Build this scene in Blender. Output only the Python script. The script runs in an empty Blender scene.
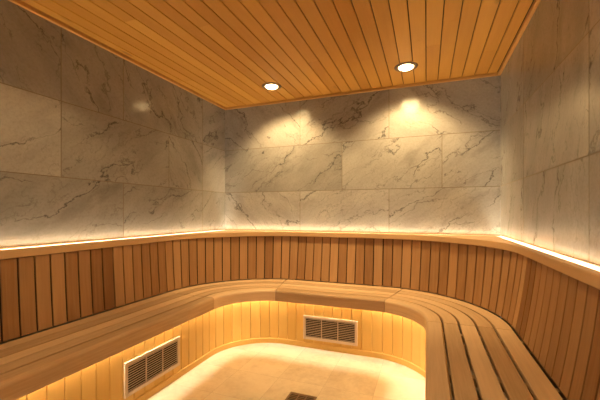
import bpy, bmesh, math, random
from mathutils import Vector
random.seed(7)
C = bpy.context.scene.collection
sc = bpy.context.scene
PI = math.pi

# ------------------------------------------------------------------ place
XL, XR, D, YF = -2.743, 0.750, 4.164, -1.05      # side walls, back wall, front wall (behind the camera)
EYE = 1.50                                       # lens height; every height below is written relative to it
ZC, ZTRIM = 1.506, 1.4816                        # ceiling boards, lower edge of the ceiling trim
ZF = -1.50                                       # floor
RC = 1.25                                        # the corner centres stand this far from the walls
CLX, CRX, CY = XL + RC, XR - RC, D - RC
Y0 = -1.0                                        # benches run up to the front wall
AR = 0.6                                         # station length given to an arc: AR * angle
S1 = CY                                          # stations: left straight, arc, back, arc, right straight
S2 = S1 + AR * PI / 2
S3 = S2 + (CRX - CLX)
S4 = S3 + AR * PI / 2
S5 = S4 + (CY - Y0)

SHIFT = True                                     # the left seat stands a little closer to its wall than the others
def P(s, o):
    """plan point at station s, o metres in from the walls"""
    r = RC - o
    if s < S2:
        k = max(0, min(1, (o - .06) / .08)) * (.045 if SHIFT else .022)
        k *= 1 if s <= S1 else math.cos((s - S1) / AR) ** 2 if s < S2 else 0
        x, y = P0(s, o); return (x - k, y)
    return P0(s, o)

def P0(s, o):
    r = RC - o
    if s <= S1: return (XL + o, s)
    if s <= S2:
        a = PI - (s - S1) / AR
        return (CLX + r * math.cos(a), CY + r * math.sin(a))
    if s <= S3: return (CLX + (s - S2), D - o)
    if s <= S4:
        a = PI / 2 - (s - S3) / AR
        return (CRX + r * math.cos(a), CY + r * math.sin(a))
    return (XR - o, CY - (s - S4))

def outer(s, o):
    """plan point at station s on the square-cornered line o metres in from the walls"""
    if S1 < s <= S2 or S3 < s <= S4:
        L = s <= S2
        a = PI - (s - S1) / AR if L else PI / 2 - (s - S3) / AR
        c, n = math.cos(a), math.sin(a)
        k = (RC - o) / max(abs(c), abs(n))
        return ((CLX if L else CRX) + k * c, CY + k * n)
    return P0(s, o)

def ease(s):
    """how far the top of the backrest fills the corners beyond the bench's own curve"""
    if S1 < s < S2: return .03 * math.sin(PI * (s - S1) / (S2 - S1)) ** 2
    if S3 < s < S4: return .03 * math.sin(PI * (s - S3) / (S4 - S3)) ** 2
    return 0

def adv(s, o, d):
    """station after walking d metres along offset o"""
    n = 24
    for _ in range(n):
        arc = S1 <= s < S2 or S3 <= s < S4
        s += d / n * (AR / (RC - o) if arc else 1)
    return s

def stations(a, b, step=0.035):
    out = [a]
    for k in (S1, (S1 + S2) / 2, S2, S3, (S3 + S4) / 2, S4):
        if a + 1e-4 < k < b - 1e-4: out.append(k)
    out.append(b)
    res = []
    for p, q in zip(out, out[1:]):
        arc = (S1 - 1e-6 <= p and q <= S2 + 1e-6) or (S3 - 1e-6 <= p and q <= S4 + 1e-6)
        n = max(1, int(math.ceil((q - p) / step))) if arc else 1
        res += [p + (q - p) * i / n for i in range(n)]
    return res + [b]

# ------------------------------------------------------------------ mesh helpers
class MB:
    def __init__(self):
        self.bm = bmesh.new()
        self.uv = self.bm.loops.layers.uv.new('UVMap')
        self.tone = self.bm.faces.layers.float.new('tone')
    def face(self, pts, uvs=None, tone=0.5, mat=0, smooth=False):
        vs = [self.bm.verts.new(p) for p in pts]
        f = self.bm.faces.new(vs)
        f[self.tone] = tone; f.material_index = mat; f.smooth = smooth
        if uvs:
            for l, u in zip(f.loops, uvs): l[self.uv].uv = u
        return f
    def rings(self, rings, us, vs, tone=.5, uo=(0, 0), cap=True, closed=True, smooth=False, swap=False):
        """skin a list of rings of points; us along rings, vs across"""
        n = len(rings[0]); V = [[self.bm.verts.new(p) for p in r] for r in rings]
        m = n if closed else n - 1
        for i in range(len(rings) - 1):
            for j in range(m):
                k = (j + 1) % n
                try: f = self.bm.faces.new((V[i][j], V[i][k], V[i + 1][k], V[i + 1][j]))
                except ValueError: continue
                f[self.tone] = tone; f.smooth = smooth
                vk = vs[k] if k else vs[-1] + .01
                q = [(us[i], vs[j]), (us[i], vk), (us[i + 1], vk), (us[i + 1], vs[j])]
                for l, (u, v) in zip(f.loops, q):
                    l[self.uv].uv = (u + uo[0], v + uo[1])
        if cap and closed:
            for R in (V[0][::-1], V[-1]):
                f = self.bm.faces.new(R); f[self.tone] = tone
                for l in f.loops: l[self.uv].uv = uo
    def box(self, a, b, tone=.5, bev=0.0):
        (x0, y0, z0), (x1, y1, z1) = a, b
        ax = max(range(3), key=lambda i: abs(b[i] - a[i]))
        r = bmesh.ops.create_cube(self.bm, size=1)
        for v in r['verts']:
            v.co = ((x0 + x1) / 2 + v.co.x * (x1 - x0), (y0 + y1) / 2 + v.co.y * (y1 - y0), (z0 + z1) / 2 + v.co.z * (z1 - z0))
        fs = {f for v in r['verts'] for f in v.link_faces}
        if bev:
            es = {e for f in fs for e in f.edges}
            g = bmesh.ops.bevel(self.bm, geom=list(es), offset=bev, segments=2, affect='EDGES', profile=.5)
            fs = {f for v in g['verts'] for f in v.link_faces} | {f for f in fs if f.is_valid}
        uo = random.random() * 20
        for f in fs:
            f[self.tone] = tone
            for l in f.loops:
                c = l.vert.co; o = [c[i] for i in range(3) if i != ax]
                l[self.uv].uv = (c[ax] + uo, o[0] + o[1] + uo)
    def build(self, name, mats, parent=None, origin=(0, 0, 0), recalc=True):
        if recalc: bmesh.ops.recalc_face_normals(self.bm, faces=self.bm.faces[:])
        o3 = Vector(origin) + Vector((0, 0, EYE)) if origin == (0, 0, 0) and False else Vector(origin)
        for v in self.bm.verts: v.co = v.co + Vector((0, 0, EYE)) - o3
        me = bpy.data.meshes.new(name); self.bm.to_mesh(me); self.bm.free()
        for m in (mats if isinstance(mats, (list, tuple)) else [mats]): me.materials.append(m)
        o = bpy.data.objects.new(name, me); C.objects.link(o)
        if parent is not None:
            o.parent = parent
            o.location = o3 - world_loc(parent)
        else: o.location = o3
        return o

def world_loc(o):
    l = o.location.copy()
    while o.parent: o = o.parent; l += o.location
    return l

def thing(name, label, cat, loc, group=None):
    o = bpy.data.objects.new(name, None); C.objects.link(o)
    o.empty_display_size = .1; o.location = loc
    o['label'] = label; o['category'] = cat
    if group: o['group'] = group
    return o

def structure(o, label=None):
    o['kind'] = 'structure'
    if label: o['label'] = label
    return o

# ------------------------------------------------------------------ materials
def new_mat(name):
    m = bpy.data.materials.new(name); m.use_nodes = True
    nt = m.node_tree; b = nt.nodes['Principled BSDF']
    return m, nt, b

def N(nt, kind, **kw):
    n = nt.nodes.new(kind)
    for k, v in kw.items():
        if k.startswith('_'): setattr(n, k[1:], v)
        else: n.inputs[k.replace('__', ' ')].default_value = v
    return n

def mth(nt, op, a, b=None, c=None, clamp=False):
    n = nt.nodes.new('ShaderNodeMath'); n.operation = op; n.use_clamp = clamp
    for i, x in enumerate((a, b, c)):
        if x is None: continue
        if isinstance(x, (int, float)): n.inputs[i].default_value = x
        else: nt.links.new(x, n.inputs[i])
    return n.outputs[0]

def ramp(nt, src, stops):
    r = nt.nodes.new('ShaderNodeValToRGB'); e = r.color_ramp.elements
    while len(e) < len(stops): e.new(0.5)
    for k, (p, c) in zip(e, stops):
        k.position = p; k.color = (*c, 1)
    nt.links.new(src, r.inputs[0]); return r.outputs[0]

def mixc(nt, f, a, b, mode='MIX'):
    n = nt.nodes.new('ShaderNodeMix'); n.data_type = 'RGBA'; n.blend_type = mode
    for i, x in ((0, f), (6, a), (7, b)):
        if isinstance(x, (int, float)): n.inputs[i].default_value = x
        elif isinstance(x, tuple): n.inputs[i].default_value = (*x, 1)
        else: nt.links.new(x, n.inputs[i])
    return n.outputs[2]

def vmap(nt, src, scale, rot=0.0, loc=(0, 0, 0)):
    n = nt.nodes.new('ShaderNodeMapping'); n.inputs['Scale'].default_value = scale
    n.inputs['Rotation'].default_value = (0, 0, rot); n.inputs['Location'].default_value = loc
    nt.links.new(src, n.inputs[0]); return n.outputs[0]

def noise(nt, vec, scale, detail=4, rough=.55, dist=0.0):
    n = N(nt, 'ShaderNodeTexNoise', Scale=scale, Detail=detail, Roughness=rough, Distortion=dist)
    nt.links.new(vec, n.inputs['Vector']); return n.outputs['Fac']

def wood(name, light, dark, knots=0.0, rough=.5, spread=.9, grain=.35, bump=.15):
    m, nt, b = new_mat(name)
    uv = N(nt, 'ShaderNodeUVMap').outputs[0]
    at = N(nt, 'ShaderNodeAttribute', _attribute_name='tone').outputs['Fac']
    g1 = noise(nt, vmap(nt, uv, (1.2, 30, 1)), 1.6, 5, .6, .3)
    g2 = noise(nt, vmap(nt, uv, (3, 110, 1)), 2.0, 4, .6)
    g3 = noise(nt, vmap(nt, uv, (1.0, 6.0, 1)), 1.4, 3, .5, .8)
    f = mth(nt, 'MULTIPLY_ADD', mth(nt, 'SUBTRACT', g1, .5), grain * 2.0, mth(nt, 'MULTIPLY', at, spread))
    f = mth(nt, 'ADD', f, mth(nt, 'MULTIPLY', mth(nt, 'SUBTRACT', g2, .5), grain))
    f = mth(nt, 'ADD', f, mth(nt, 'MULTIPLY', mth(nt, 'SUBTRACT', g3, .5), grain * 1.6), clamp=True)
    mid = tuple((x * .55 + y * .45) for x, y in zip(light, dark))
    col = ramp(nt, f, [(0, dark), (.5, mid), (1, light)])
    if knots:
        vo = N(nt, 'ShaderNodeTexVoronoi', Scale=1.0, Randomness=1.0)
        nt.links.new(vmap(nt, uv, (1.3, 3.6, 1)), vo.inputs['Vector'])
        k = N(nt, 'ShaderNodeMapRange', _interpolation_type='SMOOTHSTEP')
        k.inputs['From Min'].default_value = .035; k.inputs['From Max'].default_value = .12
        k.inputs['To Min'].default_value = knots; k.inputs['To Max'].default_value = 0
        nt.links.new(vo.outputs['Distance'], k.inputs[0])
        col = mixc(nt, k.outputs[0], col, tuple(x * .42 for x in dark))
    nt.links.new(col, b.inputs['Base Color'])
    b.inputs['Roughness'].default_value = rough
    b.inputs['Specular IOR Level'].default_value = .35
    bp = N(nt, 'ShaderNodeBump', Strength=bump, Distance=.002)
    nt.links.new(g2, bp.inputs['Height']); nt.links.new(bp.outputs[0], b.inputs['Normal'])
    return m

def marble(name):
    m, nt, b = new_mat(name)
    uv = N(nt, 'ShaderNodeUVMap').outputs[0]
    at = N(nt, 'ShaderNodeAttribute', _attribute_name='tone').outputs['Fac']
    def warp(src, scale, amp, detail):
        t = nt.nodes.new('ShaderNodeTexNoise'); t.inputs['Scale'].default_value = scale; t.inputs['Detail'].default_value = detail
        t.inputs['Roughness'].default_value = .6
        nt.links.new(src, t.inputs['Vector'])
        va = nt.nodes.new('ShaderNodeVectorMath'); va.operation = 'SUBTRACT'; va.inputs[1].default_value = (.5, .5, .5)
        nt.links.new(t.outputs['Color'], va.inputs[0])
        vs = nt.nodes.new('ShaderNodeVectorMath'); vs.operation = 'SCALE'; vs.inputs['Scale'].default_value = amp
        nt.links.new(va.outputs[0], vs.inputs[0])
        vv = nt.nodes.new('ShaderNodeVectorMath'); vv.operation = 'ADD'
        nt.links.new(src, vv.inputs[0]); nt.links.new(vs.outputs[0], vv.inputs[1]); return vv.outputs[0]
    w = warp(uv, 3.6, .15, 7)
    def sm(src, a, z, t0=0, t1=1):
        r = N(nt, 'ShaderNodeMapRange', _interpolation_type='SMOOTHSTEP')
        for k, v in (('From Min', a), ('From Max', z), ('To Min', t0), ('To Max', t1)): r.inputs[k].default_value = v
        nt.links.new(src, r.inputs[0]); return r.outputs[0]
    def vein(scale, stretch, width, loc, mlo, mhi, rot=0.0):
        n = noise(nt, vmap(nt, w, (1, stretch, 1), rot, loc), scale, 1.5, .45)
        d = mth(nt, 'ABSOLUTE', mth(nt, 'SUBTRACT', n, .5))
        k = noise(nt, vmap(nt, uv, (1, 1.8, 1), 0, (loc[1] + 3, 7, 1)), 2.2, 3)
        kk = sm(k, mlo, mhi)
        wd = mth(nt, 'MULTIPLY_ADD', kk, width, width * .25)
        r = mth(nt, 'SUBTRACT', 1, mth(nt, 'DIVIDE', d, wd), clamp=True)
        return mth(nt, 'MULTIPLY', r, kk)
    def line(freq, amp, width, loc, mlo, mhi, rot=0.0, sc_=1.3, mask_loc=None):
        q = vmap(nt, uv, (1, 1, 1), rot, loc)
        sx = nt.nodes.new('ShaderNodeSeparateXYZ'); nt.links.new(q, sx.inputs[0])
        n = noise(nt, vmap(nt, q, (1, 1.5, 1)), sc_, 8, .60)
        t = mth(nt, 'MULTIPLY_ADD', n, amp, mth(nt, 'MULTIPLY', sx.outputs['Y'], freq))
        d = mth(nt, 'ABSOLUTE', mth(nt, 'SUBTRACT', mth(nt, 'FRACT', t), .5))
        k = noise(nt, vmap(nt, uv, (.8, 1.6, 1), 0, mask_loc or (loc[1] + 3, 7, 1)), 2.4, 3)
        kk = sm(k, mlo, mhi)
        wd = mth(nt, 'MULTIPLY_ADD', kk, width, width * .3)
        return mth(nt, 'MULTIPLY', mth(nt, 'SUBTRACT', 1, mth(nt, 'DIVIDE', d, wd), clamp=True), kk)
    v1 = line(2.3, 2.6, .030, (3, 5, 0), .38, .56)
    v2 = line(4.8, 3.6, .042, (9, 1, 0), .40, .58, .22, 2.0)
    v4 = line(9.5, 6.5, .07, (2, 8, 0), .42, .60, -.25, 2.6)
    v3 = line(2.1, 2.6, .20, (3, 5, 0), .46, .70)
    cloud = noise(nt, vmap(nt, w, (1, 2.4, 1)), 2.0, 6, .62)
    spk = noise(nt, uv, 45, 4, .65)
    base = ramp(nt, cloud, [(.30, (.35, .343, .338)), (.50, (.42, .412, .405)), (.72, (.48, .472, .462))])
    base = mixc(nt, mth(nt, 'MULTIPLY', mth(nt, 'SUBTRACT', spk, .45, clamp=True), 1.2), base, (.24, .21, .19))
    base = mixc(nt, mth(nt, 'MULTIPLY', v3, .42), base, (.19, .175, .17))
    base = mixc(nt, mth(nt, 'MULTIPLY', v4, .42), base, (.17, .155, .15))
    base = mixc(nt, mth(nt, 'MULTIPLY', v2, .70), base, (.13, .12, .115))
    base = mixc(nt, mth(nt, 'MULTIPLY', v1, .85), base, (.075, .068, .065))
    gain = mth(nt, 'MULTIPLY_ADD', at, .22, .64)
    gc = nt.nodes.new('ShaderNodeCombineColor')
    for i in range(3): nt.links.new(gain, gc.inputs[i])
    base = mixc(nt, 1.0, base, gc.outputs[0], 'MULTIPLY')
    nt.links.new(base, b.inputs['Base Color'])
    b.inputs['Roughness'].default_value = .16
    b.inputs['Specular IOR Level'].default_value = .28
    return m

def stone_floor():
    m, nt, b = new_mat('beige_stone_tile')
    uv = N(nt, 'ShaderNodeUVMap').outputs[0]
    at = N(nt, 'ShaderNodeAttribute', _attribute_name='tone').outputs['Fac']
    c1 = noise(nt, uv, 3.0, 5, .6, .8); c2 = noise(nt, uv, 26, 4, .6)
    f = mth(nt, 'ADD', mth(nt, 'MULTIPLY', c1, .75), mth(nt, 'MULTIPLY', c2, .35))
    f = mth(nt, 'ADD', f, mth(nt, 'MULTIPLY', mth(nt, 'SUBTRACT', at, .5), .16), clamp=True)
    col = ramp(nt, f, [(.32, (.50, .40, .29)), (.55, (.64, .54, .41)), (.8, (.70, .61, .48))])
    nt.links.new(col, b.inputs['Base Color']); b.inputs['Roughness'].default_value = .45
    return m

def plain(name, col, rough=.5, metal=0.0, amount=.12, scale=30):
    m, nt, b = new_mat(name)
    g = N(nt, 'ShaderNodeNewGeometry').outputs['Position']
    n = noise(nt, g, scale, 3)
    c = mixc(nt, n, tuple(x * (1 - amount) for x in col), tuple(min(1, x * (1 + amount)) for x in col))
    nt.links.new(c, b.inputs['Base Color'])
    b.inputs['Roughness'].default_value = rough; b.inputs['Metallic'].default_value = metal
    return m

def emit(name, col, strength):
    m, nt, b = new_mat(name)
    b.inputs['Base Color'].default_value = (.8, .8, .8, 1)
    b.inputs['Emission Color'].default_value = (*col, 1)
    b.inputs['Emission Strength'].default_value = strength
    return m

LED_COL = (1.0, .79, .50)
M_REST = wood('backrest_cedar', (.53, .325, .168), (.26, .128, .050), grain=.30)
M_SEAT = wood('bench_alder', (.78, .565, .355), (.44, .285, .155), grain=.34, rough=.42)
M_CAP = wood('cap_rail_alder', (.72, .50, .28), (.58, .37, .19), grain=.25, rough=.42)
M_RISER = wood('riser_pine', (.76, .51, .155), (.64, .39, .095), grain=.22, spread=.8)
M_CEIL = wood('ceiling_pine', (.60, .325, .066), (.44, .21, .034), knots=.6, grain=.26, rough=.5, spread=.75)
M_TRIM = wood('trim_pine', (.62, .36, .12), (.48, .25, .075), grain=.2)
M_EDGE = plain('dark_brown_edge', (.13, .065, .025), .6)
M_MARB = marble('grey_veined_marble')
M_GROUT = plain('grout', (.17, .135, .095), .8)
M_FGROUT = plain('floor_grout', (.42, .34, .25), .8)
M_FLOOR = stone_floor()
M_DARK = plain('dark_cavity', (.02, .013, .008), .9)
M_PLASTER = plain('pale_backing', (.70, .64, .55), .8)
M_VENT = plain('vent_enamel', (.66, .54, .41), .45, amount=.05)
M_BRONZE = plain('drain_metal', (.22, .15, .10), .4, .6)
M_RING = plain('downlight_ring_metal', (.16, .11, .08), .5, .3)
M_LEDC = emit('led_strip_cove', LED_COL, 72)
M_LEDB = emit('led_strip_bench', (1.0, .86, .62), 100)
M_LENS = emit('downlight_lens', (1.0, .68, .30), 30)
M_ALU = plain('aluminium_channel', (.75, .72, .66), .4, .2)

# ------------------------------------------------------------------ shell
G2, G1 = .281, .891
ZB = -.247                                        # lower edge of the marble
def marble_wall(name, origin, ux, nrm, length, rows, label):
    """origin: plan point at u=0; ux: plan direction; nrm: inward normal. rows: (z0, z1, joints, angles)"""
    mb = MB(); o = Vector((*origin, 0)); u = Vector((*ux, 0)); n = Vector((*nrm, 0)); up = Vector((0, 0, 1))
    def q(a, b, z0, z1, d, uvs, tone, mat):
        pts = [o + u * a + up * z0 + n * d, o + u * b + up * z0 + n * d, o + u * b + up * z1 + n * d, o + u * a + up * z1 + n * d]
        mb.face(pts, uvs, tone, mat)
    z = [(0, 0)] * 4
    q(0, length, ZF - .02, ZB, -.002, z, .5, 2)
    q(0, length, ZB, ZC + .03, -.002, z, .5, 1)
    mb.face([o + u * 0 + up * (ZF - .02) - n * .06, o + u * length + up * (ZF - .02) - n * .06, o + u * length + up * (ZC + .03) - n * .06, o + up * (ZC + .03) - n * .06], z, .5, 2)
    g = .003
    for (z0, z1, js, angs) in rows:
        e = [0] + [j for j in js if 0 < j < length] + [length]
        for i, (a, b) in enumerate(zip(e, e[1:])):
            an = math.radians(angs[i % len(angs)]); c, s = math.cos(-an), math.sin(-an)
            du, dv = random.random() * 30, random.random() * 30
            a2, b2, zz0, zz1 = a + g * (i > 0), b - g * (i < len(e) - 2), z0 + g, z1 - g
            def uvf(x, y): return (c * x - s * y + du, s * x + c * y + dv)
            uvs = [uvf(a2, zz0), uvf(b2, zz0), uvf(b2, zz1), uvf(a2, zz1)]
            q(a2, b2, zz0, zz1, 0, uvs, random.random(), 0)
            for (x0, x1, y0, y1) in ((a2, a2, zz0, zz1), (b2, b2, zz0, zz1)):
                mb.face([o + u * x0 + up * y0, o + u * x0 + up * y1, o + u * x0 + up * y1 - n * .002, o + u * x0 + up * y0 - n * .002], z, .5, 1)
    return structure(mb.build(name, [M_MARB, M_GROUT, M_PLASTER], recalc=False), label)

def jl(js): return [j - YF for j in js]
marble_wall('wall_left', (XL, YF), (0, 1), (1, 0), D - YF, [
    (ZB, G2, jl([.02, 1.22, 2.42, 3.64]), [35, 38, 33, 35, 60]),
    (G2, G1, jl([.63, 1.83, 3.03, 3.64]), [38, 36, 32, -52, 40]),
    (G1, ZC, jl([.63, 1.83, 2.42, 3.64]), [-40, -48, -52, -50, 30])], 'marble tiled left wall of the sauna')
marble_wall('wall_back', (XL, D), (1, 0), (0, -1), XR - XL, [
    (ZB, G2, [1.166, 2.317], [-42, 32, 34]),
    (G2, G1, [1.737, 2.908], [36, 40, 36]),
    (G1, ZC, [1.166, 2.317], [-45, 28, -22])], 'marble tiled back wall under the two downlights')
marble_wall('wall_right', (XR, D), (0, -1), (-1, 0), D - YF, [
    (ZB, G2, [.919, 2.114, 3.3, 4.5], [75, 78, 66, 70]),
    (G2, G1, [.919, 2.114, 3.3, 4.5], [72, 70, 66, 70]),
    (G1, ZC, [.919, 2.114, 3.3, 4.5], [70, 68, 72, 70])], 'marble tiled right wall')

# front wall behind the camera, with an added glass door for fill light
mb = MB(); DX0, DX1, DZ1 = -2.0, -.05, .75
for a, b in (((XL, YF - .08, ZF - .02), (DX0, YF, ZC + .03)), ((DX1, YF - .08, ZF - .02), (XR, YF, ZC + .03)), ((DX0, YF - .08, DZ1), (DX1, YF, ZC + .03))):
    mb.box(a, b)
structure(mb.build('wall_front', M_CAP))
m, nt, b = new_mat('clear_glass')
nt.nodes.remove(b)
tr = nt.nodes.new('ShaderNodeBsdfTransparent'); gl = nt.nodes.new('ShaderNodeBsdfGlossy'); gl.inputs['Roughness'].default_value = .02
fr = N(nt, 'ShaderNodeFresnel', IOR=1.45); mx = nt.nodes.new('ShaderNodeMixShader')
nt.links.new(fr.outputs[0], mx.inputs[0]); nt.links.new(tr.outputs[0], mx.inputs[1]); nt.links.new(gl.outputs[0], mx.inputs[2])
nt.links.new(mx.outputs[0], nt.nodes['Material Output'].inputs['Surface']); M_GLASS = m
mb = MB(); mb.box((DX0 + .005, YF - .045, ZF + .006), (DX1 - .005, YF - .035, DZ1 - .005)); dr = structure(mb.build('added_door_1', M_GLASS))
mb = MB(); mb.box((DX1 - .16, YF - .034, -.75), (DX1 - .13, YF - .012, -.1), bev=.004); mb.build('added_door_handle', M_TRIM, dr)

# floor
mb = MB(); zz = [(0, 0)] * 4
mb.face([(XL, YF - .08, ZF - .003), (XR, YF - .08, ZF - .003), (XR, D, ZF - .003), (XL, D, ZF - .003)], zz, .5, 1)
mb.face([(XL - .06, YF - .08, ZF - .08), (XR + .06, YF - .08, ZF - .08), (XR + .06, D + .06, ZF - .08), (XL - .06, D + .06, ZF - .08)], zz, .5, 1)
T = .4215; xs = [-.408 + k * T for k in range(-6, 4)]; ys = [2.340 + k * T for k in range(-9, 6)]
DRN = (-1.058, 2.345, -.828, 2.580)                # floor drain
for x0, x1 in zip(xs, xs[1:]):
    for y0, y1 in zip(ys, ys[1:]):
        a, b_, c, d = max(x0, XL) + .0012, min(x1, XR) - .0012, max(y0, YF - .08) + .0012, min(y1, D) - .0012
        if a >= b_ or c >= d: continue
        du, dv = random.random() * 20, random.random() * 20
        mb.face([(a, c, ZF), (b_, c, ZF), (b_, d, ZF), (a, d, ZF)], [(a + du, c + dv), (b_ + du, c + dv), (b_ + du, d + dv), (a + du, d + dv)], random.random(), 0)
structure(mb.build('floor', [M_FLOOR, M_FGROUT], recalc=False))

# ceiling: tongue-and-groove boards running towards the back wall
mb = MB(); PT = .1245; x = .2435 + PT * 5
while x > XL - PT:
    x0, x1 = max(x - PT + .0038, XL + .041), min(x - .0038, XR - .041)
    if x1 - x0 > .004:
        y = YF - .3 - random.random() * 2.4; v0 = random.random() * 30
        while y < D:
            L = random.choice((2.4, 3.0, 3.6)); ya, yb = max(y, YF - .06), min(y + L - .0015, D - .041)
            if yb > ya:
                t = random.random(); c = .002; uo = random.random() * 40
                ring = lambda Y: [(x0, Y, ZC + .012), (x0, Y, ZC + c), (x0 + c, Y, ZC), (x1 - c, Y, ZC), (x1, Y, ZC + c), (x1, Y, ZC + .012)]
                mb.rings([ring(ya), ring(yb)], [ya, yb], [v0, v0 + .012, v0 + .015, v0 + .015 + x1 - x0, v0 + .02 + x1 - x0, v0 + .03 + x1 - x0], t, (uo, 0))
            y += L
    x -= PT
k0 = len(mb.bm.faces); mb.box((XL - .06, YF - .1, ZC + .0125), (XR + .06, D + .06, ZC + .06))
mb.bm.faces.ensure_lookup_table()
for f in mb.bm.faces[k0:]: f.material_index = 1
structure(mb.build('ceiling', [M_CEIL, M_DARK]))
for n, (a, b_) in enumerate((((XL + .0005, YF, ZTRIM), (XL + .030, D - .001, ZC + .012)), ((XL + .0305, D - .030, ZTRIM), (XR - .0305, D - .0005, ZC + .012)), ((XR - .030, YF, ZTRIM), (XR - .0005, D - .001, ZC + .012)))):
    mb = MB(); mb.box(a, b_, .4, .004); structure(mb.build('trim_%d' % (n + 1), M_TRIM), 'slim pine strip where the ceiling meets the wall')
for n, (a, b_) in enumerate((((XL, YF, ZB - .009), (XL + .006, D, ZB)), ((XL + .006, D - .006, ZB - .012), (XR - .006, D, ZB)), ((XR - .006, YF, ZB - .007), (XR, D, ZB)))):
    mb = MB(); mb.box(a, b_, .3); structure(mb.build('trim_%d' % (n + 4), M_EDGE), 'thin brown edge under the marble')

# ------------------------------------------------------------------ backrest
def zprof(z, zt, zb, ot, ob, bow):
    k = (z - zb) / (zt - zb)
    return ob + (ot - ob) * k - bow * 4 * k * (1 - k)

REST = dict(zt=-.322, zb=-.868, ot=.062, ob=.140, bow=.006)
CAPJ = [Y0, 2.78, S2 - .01 - CLX * 0 + (-1.60 - CLX), S2 + (-.325 - CLX), S4 + (CY - 3.00), S5]   # cap rail joints
BJ = [Y0, 2.885, S2 + (-1.605 - CLX), S2 + (-.365 - CLX), S4 + (CY - 2.875), S5]                  # bench joints
rest = thing('backrest', 'tall slatted wooden backrest curving round three walls above the bench', 'backrest', (CLX, D - .1, EYE - .868))

def slat(mb, s0, s1, prof, nz, thick, tone, w, ch=.0015, swap=False):
    """an upright board between stations s0 and s1 with its face on profile prof"""
    zt, zb = prof['zt'], prof['zb']; rings = []; us = []
    v0 = random.random() * 40
    for i in range(nz + 1):
        z = zb + (zt - zb) * i / nz; o = zprof(z, **prof); c = (s1 - s0) * ch / w
        if prof is REST: o += ease((s0 + s1) / 2) * i / nz
        rings.append([(*P(s0, o - thick), z), (*P(s0, o - ch), z), (*P(s0 + c, o), z), (*P(s1 - c, o), z), (*P(s1, o - ch), z), (*P(s1, o - thick), z)])
        us.append(z)
    mb.rings(rings, us, [v0, v0 + .01, v0 + .0125, v0 + .01 + w, v0 + .0125 + w, v0 + .02 + w], tone, (random.random() * 40, 0))

s = Y0 + .002; i = 0; panels = [MB() for _ in range(5)]; pitch, gap = .1085, .0115
while s < S5 - .05:
    e = min(adv(s, .10, pitch - gap), S5)
    k = max(j for j in range(5) if CAPJ[j] <= (s + e) / 2 or j == 0)
    t = min(1, max(0, random.gauss(.54, .21)))
    x, y = P(s, .1)
    if s < S1 and abs(y - 2.10) < .054: t = 0.02
    if s < S1 and y > 2.16 and y < 2.45: t = .85
    slat(panels[k], s, e, REST, 6, .018, t, pitch - gap)
    s = adv(s, .10, pitch); i += 1
names = ['left wall', 'left corner', 'back wall', 'right corner', 'right wall']
for k, mb in enumerate(panels):
    mb.build('slat_panel', M_REST, rest)
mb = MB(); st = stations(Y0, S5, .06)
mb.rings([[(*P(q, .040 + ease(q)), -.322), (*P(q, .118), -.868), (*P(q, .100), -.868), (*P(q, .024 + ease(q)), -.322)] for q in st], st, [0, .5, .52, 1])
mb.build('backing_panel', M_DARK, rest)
# cap rail: rounded front, square back edge that leaves a slot for the light along the walls
for k in range(5):
    a, b_ = CAPJ[k] + (.0004 if k else 0), CAPJ[k + 1] - .0004; st = stations(a, b_, .03); mb = MB(); rings = []
    zt, zb, of, r = -.257, -.318, .094, .007
    for q in st:
        ix = outer(q, .046); of = .094 + ease(q)
        ring = [(*ix, zb), (*ix, zt)]
        for j in range(4):
            an = PI / 2 * j / 3; ring.append((*P(q, of - r + r * math.sin(an)), zt - r + r * math.cos(an)))
        for j in range(4):
            an = PI / 2 * j / 3; ring.append((*P(q, of - r + r * math.cos(an)), zb + r - r * math.sin(an)))
        rings.append(ring)
    mb.rings(rings, st, [0, .056, .10, .104, .108, .112, .15, .154, .158, .162], .35 + .3 * random.random(), (random.random() * 30, random.random() * 30))
    mb.build('cap_rail', M_CAP, rest)

# LED strips in the slot behind the cap rail, one per wall
gl_ = 'light strips behind the cap rail'
for lab, a, b_ in (('glowing light strip in the slot along the left marble wall', (XL + .010, YF + .01), (XL + .041, D - .045)),
                   ('glowing light strip in the slot along the back marble wall', (XL + .043, D - .041), (XR - .043, D - .010)),
                   ('glowing light strip in the slot along the right marble wall', (XR - .041, YF + .01), (XR - .010, D - .045))):
    t = thing('light_strip', lab, 'light strip', ((a[0] + b_[0]) / 2, (a[1] + b_[1]) / 2, EYE - .318), gl_)
    mb = MB(); mb.box((a[0], a[1], -.3175), (b_[0], b_[1], -.305)); mb.build('channel', M_ALU, t)
    m2 = MB(); ex = .006
    m2.box((a[0] + ex, a[1] + ex, -.3045), (b_[0] - ex, b_[1] - ex, -.298)); m2.build('diffuser', M_LEDC, t)

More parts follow.
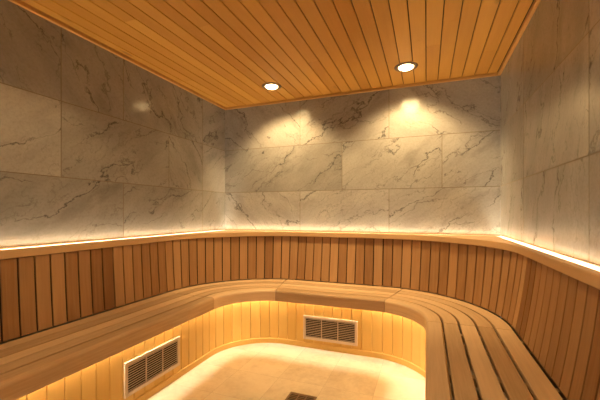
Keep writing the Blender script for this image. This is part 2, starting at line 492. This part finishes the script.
# ------------------------------------------------------------------ bench
bench = thing('bench', 'wide slatted wooden bench wrapping round three sides of the sauna', 'bench', (CLX, D - .68, 0))
ZT, OF, OB = -.875, .756, .150
bw = (OF - OB) / 5; G = .018
for k in range(5):
    a, b_ = BJ[k] + .003, BJ[k + 1] - .003; st = stations(a, b_, .03)
    mb = MB()
    for j in range(4):
        o0, o1 = OB + bw * j + G / 2, OB + bw * (j + 1) - G / 2
        tj = (.75, .30, .85, .45)[j] + random.uniform(-.12, .12)
        if j == 0: o0 = OB + .002
        c = .0025; v0 = random.random() * 30
        rings = [[(*P(q, o0), ZT - .028), (*P(q, o0), ZT - c), (*P(q, o0 + c), ZT), (*P(q, o1 - c), ZT), (*P(q, o1), ZT - c), (*P(q, o1), ZT - .028)] for q in st]
        mb.rings(rings, st, [v0, v0 + .024, v0 + .03, v0 + .03 + o1 - o0, v0 + .036 + o1 - o0, v0 + .06 + o1 - o0], tj, (random.random() * 30, 0))
    sec = mb.build('seat_section', M_SEAT, bench)
    # front nosing, an L in section with a generous round on top
    mb = MB(); r = .030; rings = []; v0 = random.random() * 30; zl = -.998
    pr = [(OF - bw + G / 2, ZT - .028), (OF - bw + G / 2, ZT - .004), (OF - bw + G / 2 + .004, ZT)]
    for j in range(7):
        an = PI / 2 * j / 6; pr.append((OF - r + r * math.sin(an), ZT - r + r * math.cos(an)))
    pr += [(OF, zl + .008), (OF - .003, zl + .002), (OF - .008, zl), (OF - .026, zl), (OF - .030, zl + .004), (OF - .030, ZT - .028)]
    vs = [v0]
    for p, q in zip(pr, pr[1:]): vs.append(vs[-1] + math.hypot(p[0] - q[0], p[1] - q[1]))
    rings = [[(*P(q, o), z) for o, z in pr] for q in st]
    mb.rings(rings, st, vs, random.random(), (random.random() * 30, 0))
    mb.build('nosing', M_SEAT, bench)
# blocks added behind the nosing joints to stop LED light leaking through
for q in BJ[1:5]:
    mb = MB(); st = [q - .03, q, q + .03]
    mb.rings([[(*P(x, OF - .044), ZT - .0285), (*P(x, OF - .0305), ZT - .0285), (*P(x, OF - .0305), -.994), (*P(x, OF - .044), -.994)] for x in st], st, [0, .01, .1, .11])
    mb.build('light_stop', M_SEAT, bench)
# bearers under the slats
for q in [x for x in (.4, 1.0, 1.6, 2.2, 2.8)] + [S1 + AR * PI / 4] + [S2 + .2, S2 + .6, S2 + 1.0] + [S3 + AR * PI / 4] + [S4 + (CY - y) for y in (2.72, 2.05, 1.72, 1.15, .55)]:
    mb = MB(); (x0, y0), (x1, y1) = P(q, .06), P(q, .63)
    d = Vector((x1 - x0, y1 - y0, 0)); n = Vector((-d.y, d.x, 0)).normalized() * .02
    pts = [Vector((x0, y0, 0)) - n, Vector((x0, y0, 0)) + n, Vector((x1, y1, 0)) + n, Vector((x1, y1, 0)) - n]
    mb.rings([[(p.x, p.y, z) for p in pts] for z in (ZT - .075, ZT - .0285)], [0, .05], [0, .04, .6, .64])
    mb.build('bearer', M_SEAT, bench)
# riser boards and skirting
SHIFT = False
RIS = dict(zt=ZT - .030, zb=ZF + .05, ot=.660, ob=.660, bow=0.0)
mb = MB(); s = Y0 + .002; rp, rg = .1055, .0028
while s < S5 - .05:
    e = min(adv(s, .66, rp - rg), S5)
    slat(mb, s, e, RIS, 1, .016, min(1, max(0, random.gauss(.5, .2))), rp - rg, .004)
    s = adv(s, .66, rp)
mb.build('riser_panel', M_RISER, bench)
mb = MB(); st = stations(Y0, S5, .03)
mb.rings([[(*P(q, .635), ZF + .001), (*P(q, .635), ZT - .03), (*P(q, .645), ZT - .03), (*P(q, .645), ZF + .001)] for q in st], st, [0, .5, .52, 1])
mb.build('backing_panel', M_TRIM, bench)
mb = MB()
mb.rings([[(*P(q, .650), ZF + .001), (*P(q, .650), ZF + .055), (*P(q, .668), ZF + .055), (*P(q, .671), ZF + .052), (*P(q, .671), ZF + .001)] for q in st], st, [0, .055, .075, .08, .135], .4)
mb.build('skirting', M_RISER, bench)
# LED strip tucked up behind the nosing
mb = MB(); mb.rings([[(*P(q, .661), -.9035), (*P(q, .661), -.908), (*P(q, .681), -.908), (*P(q, .681), -.9035)] for q in st], st, [0, .01, .03, .04])
ls = mb.build('light_strip', M_ALU, bench)
mb = MB(); mb.rings([[(*P(q, .663), -.9085), (*P(q, .663), -.913), (*P(q, .679), -.913), (*P(q, .679), -.9085)] for q in st], st, [0, .01, .03, .04])
mb.build('diffuser', M_LEDB, ls)

# ------------------------------------------------------------------ air grilles on the riser
def grille(label, place, w=.606, h=.262):
    """place(u, z, d): u along the riser, d out of it"""
    t = thing('air_grille', label, 'air grille', Vector(place(w / 2, 0, 0)) + Vector((0, 0, EYE)), 'louvred air grilles in the bench riser')
    def bx(mb, u0, u1, z0, z1, d0, d1, bev=0):
        a, b_ = place(u0, z0, d0), place(u1, z1, d1)
        mb.box([min(p, q) for p, q in zip(a, b_)], [max(p, q) for p, q in zip(a, b_)], .5, bev)
    f = .029; mb = MB()
    bx(mb, 0, w, 0, f, 0, .014, .003); bx(mb, 0, w, h - f, h, 0, .014, .003)
    bx(mb, 0, f, f - .002, h - f + .002, 0, .0138, .002); bx(mb, w - f, w, f - .002, h - f + .002, 0, .0138, .002)
    mb.build('frame', M_VENT, t)
    mb = MB(); bx(mb, f, w - f, f, h - f, .0005, .002); mb.build('dark_opening', M_DARK, t)
    bay = (w - 2 * f) / 3
    for k in (1, 2):
        mb = MB(); bx(mb, f + bay * k - .004, f + bay * k + .004, f, h - f, .003, .0125, .001); mb.build('divider', M_VENT, t)
    for k in range(3):
        mb = MB(); n = 11; ph = (h - 2 * f) / n
        u0, u1 = f + bay * k + .005 * (k > 0), f + bay * (k + 1) - .005 * (k < 2)
        for i in range(n):
            z = f + ph * (i + .5)
            pr = [(.0025, z - .0022), (.0025, z + .0020), (.0070, z + .0018), (.0070, z - .0022)]
            mb.rings([[place(u, zz_, d) for d, zz_ in pr] for u in (u0, u1)], [0, u1 - u0], [0, .002, .015, .017])
        mb.build('louvre_panel', M_VENT, t)
VZ = -1.402
grille('cream louvred air grille in the riser under the back bench', lambda u, z, d: (-1.285 + u, D - .6605 - d, VZ - .006 + z))
grille('cream louvred air grille in the riser under the left bench', lambda u, z, d: (XL + .6385 + d, 1.858 + u, VZ + .016 + z), .592)

# ------------------------------------------------------------------ floor drain
x0, y0, x1, y1 = DRN
t = thing('floor_drain', 'square bronze floor drain grate in the beige tiled floor', 'floor drain', ((x0 + x1) / 2, (y0 + y1) / 2, 0))
mb = MB(); w = .016
for a, b_ in (((x0, y0), (x1, y0 + w)), ((x0, y1 - w), (x1, y1)), ((x0, y0 + w), (x0 + w, y1 - w)), ((x1 - w, y0 + w), (x1, y1 - w))):
    mb.box((*a, ZF + .0005), (*b_, ZF + .005), .5, .001)
mb.build('frame', M_BRONZE, t)
mb = MB(); mb.box((x0 + w, y0 + w, ZF + .0004), (x1 - w, y1 - w, ZF + .001)); mb.build('dark_opening', M_DARK, t)
mb = MB(); n = 9
for i in range(n):
    y = y0 + w + (y1 - y0 - 2 * w) * (i + .5) / n; mb.box((x0 + w, y - .0042, ZF + .0015), (x1 - w, y + .0042, ZF + .0042))
for i in (1, 2):
    x = x0 + w + (x1 - x0 - 2 * w) * i / 3; mb.box((x - .004, y0 + w, ZF + .0012), (x + .004, y1 - w, ZF + .0046))
mb.build('grate', M_BRONZE, t)

# ------------------------------------------------------------------ downlights
def lathe(mb, prof, n=48):
    V = [[mb.bm.verts.new((r * math.cos(2 * PI * i / n), r * math.sin(2 * PI * i / n), z)) for i in range(n)] if r > 0 else [mb.bm.verts.new((0, 0, z))] for r, z in prof]
    for A, B in zip(V, V[1:]):
        for i in range(n):
            k = (i + 1) % n
            f = mb.bm.faces.new((A[i], A[k], B[0]) if len(B) == 1 else (A[i], A[k], B[k], B[i])); f.smooth = True
def downlight(x, y, label, power, wide, first=[]):
    t = thing('downlight', label, 'downlight', (x, y, EYE + ZC), 'round recessed ceiling downlights')
    if not first:
        mb = MB(); lathe(mb, [(.073, .0), (.075, -.006), (.088, -.011), (.106, -.0105), (.115, -.006), (.118, -.0005)]); ring = mb.build('trim_ring', M_RING, recalc=True)
        mb = MB(); lathe(mb, [(.0725, -.003), (.068, -.013), (.054, -.021), (.030, -.026), (0, -.028)]); lens = mb.build('lens', M_LENS, recalc=True)
        first += [ring, lens]
        for o in first: o.data.transform(__import__('mathutils').Matrix.Translation((0, 0, -EYE)))
    else: ring, lens = [o.copy() for o in first]; C.objects.link(ring); C.objects.link(lens)
    for o in (ring, lens): o.parent = t; o.location = (0, 0, 0)
    for e, half, tilt, bl in ((power, 56, 22, .50), (wide, 68, 0, .45)):
        if not e: continue
        L = bpy.data.lights.new('lamp', 'SPOT'); L.energy = e; L.color = (1.0, .67, .29)
        L.spot_size = math.radians(2 * half); L.spot_blend = bl; L.shadow_soft_size = .11
        lo = bpy.data.objects.new('lamp', L); C.objects.link(lo); lo.parent = t; lo.location = (0, 0, -.045)
        lo.rotation_euler = (math.radians(tilt), 0, 0)
downlight(-1.735, 3.62, 'lit round downlight in the ceiling, the left one above the back wall', 150, 12)
downlight(-.200, 3.63, 'lit round downlight in the ceiling, the right one above the back wall', 150, 12)
downlight(-1.735, 1.35, 'unseen round downlight in the ceiling nearer the door, on the left', 0, 44)  # guessed pair out of view, there to light the front of the room
downlight(-.200, 1.35, 'unseen round downlight in the ceiling nearer the door, on the right', 0, 44)

# ------------------------------------------------------------------ cool fill light added behind the camera, entering through the glass door
w = bpy.data.worlds.new('World'); sc.world = w; w.use_nodes = True
bg = w.node_tree.nodes['Background']; bg.inputs[0].default_value = (.88, .93, 1.0, 1); bg.inputs[1].default_value = .45

# ------------------------------------------------------------------ camera
cam = bpy.data.cameras.new('camera'); co = bpy.data.objects.new('camera', cam); C.objects.link(co)
cam.sensor_width = 36; cam.lens = 36 * 334.34 / 600; cam.shift_y = 12.1 / 600; cam.clip_start = .02
co.location = (0, 0, EYE); co.rotation_euler = (PI / 2, 0, math.radians(20.745))
sc.camera = co
sc.view_settings.view_transform = 'Standard'; sc.view_settings.look = 'None'
sc.view_settings.exposure = 0; sc.view_settings.gamma = 1; sc.view_settings.use_curve_mapping = False
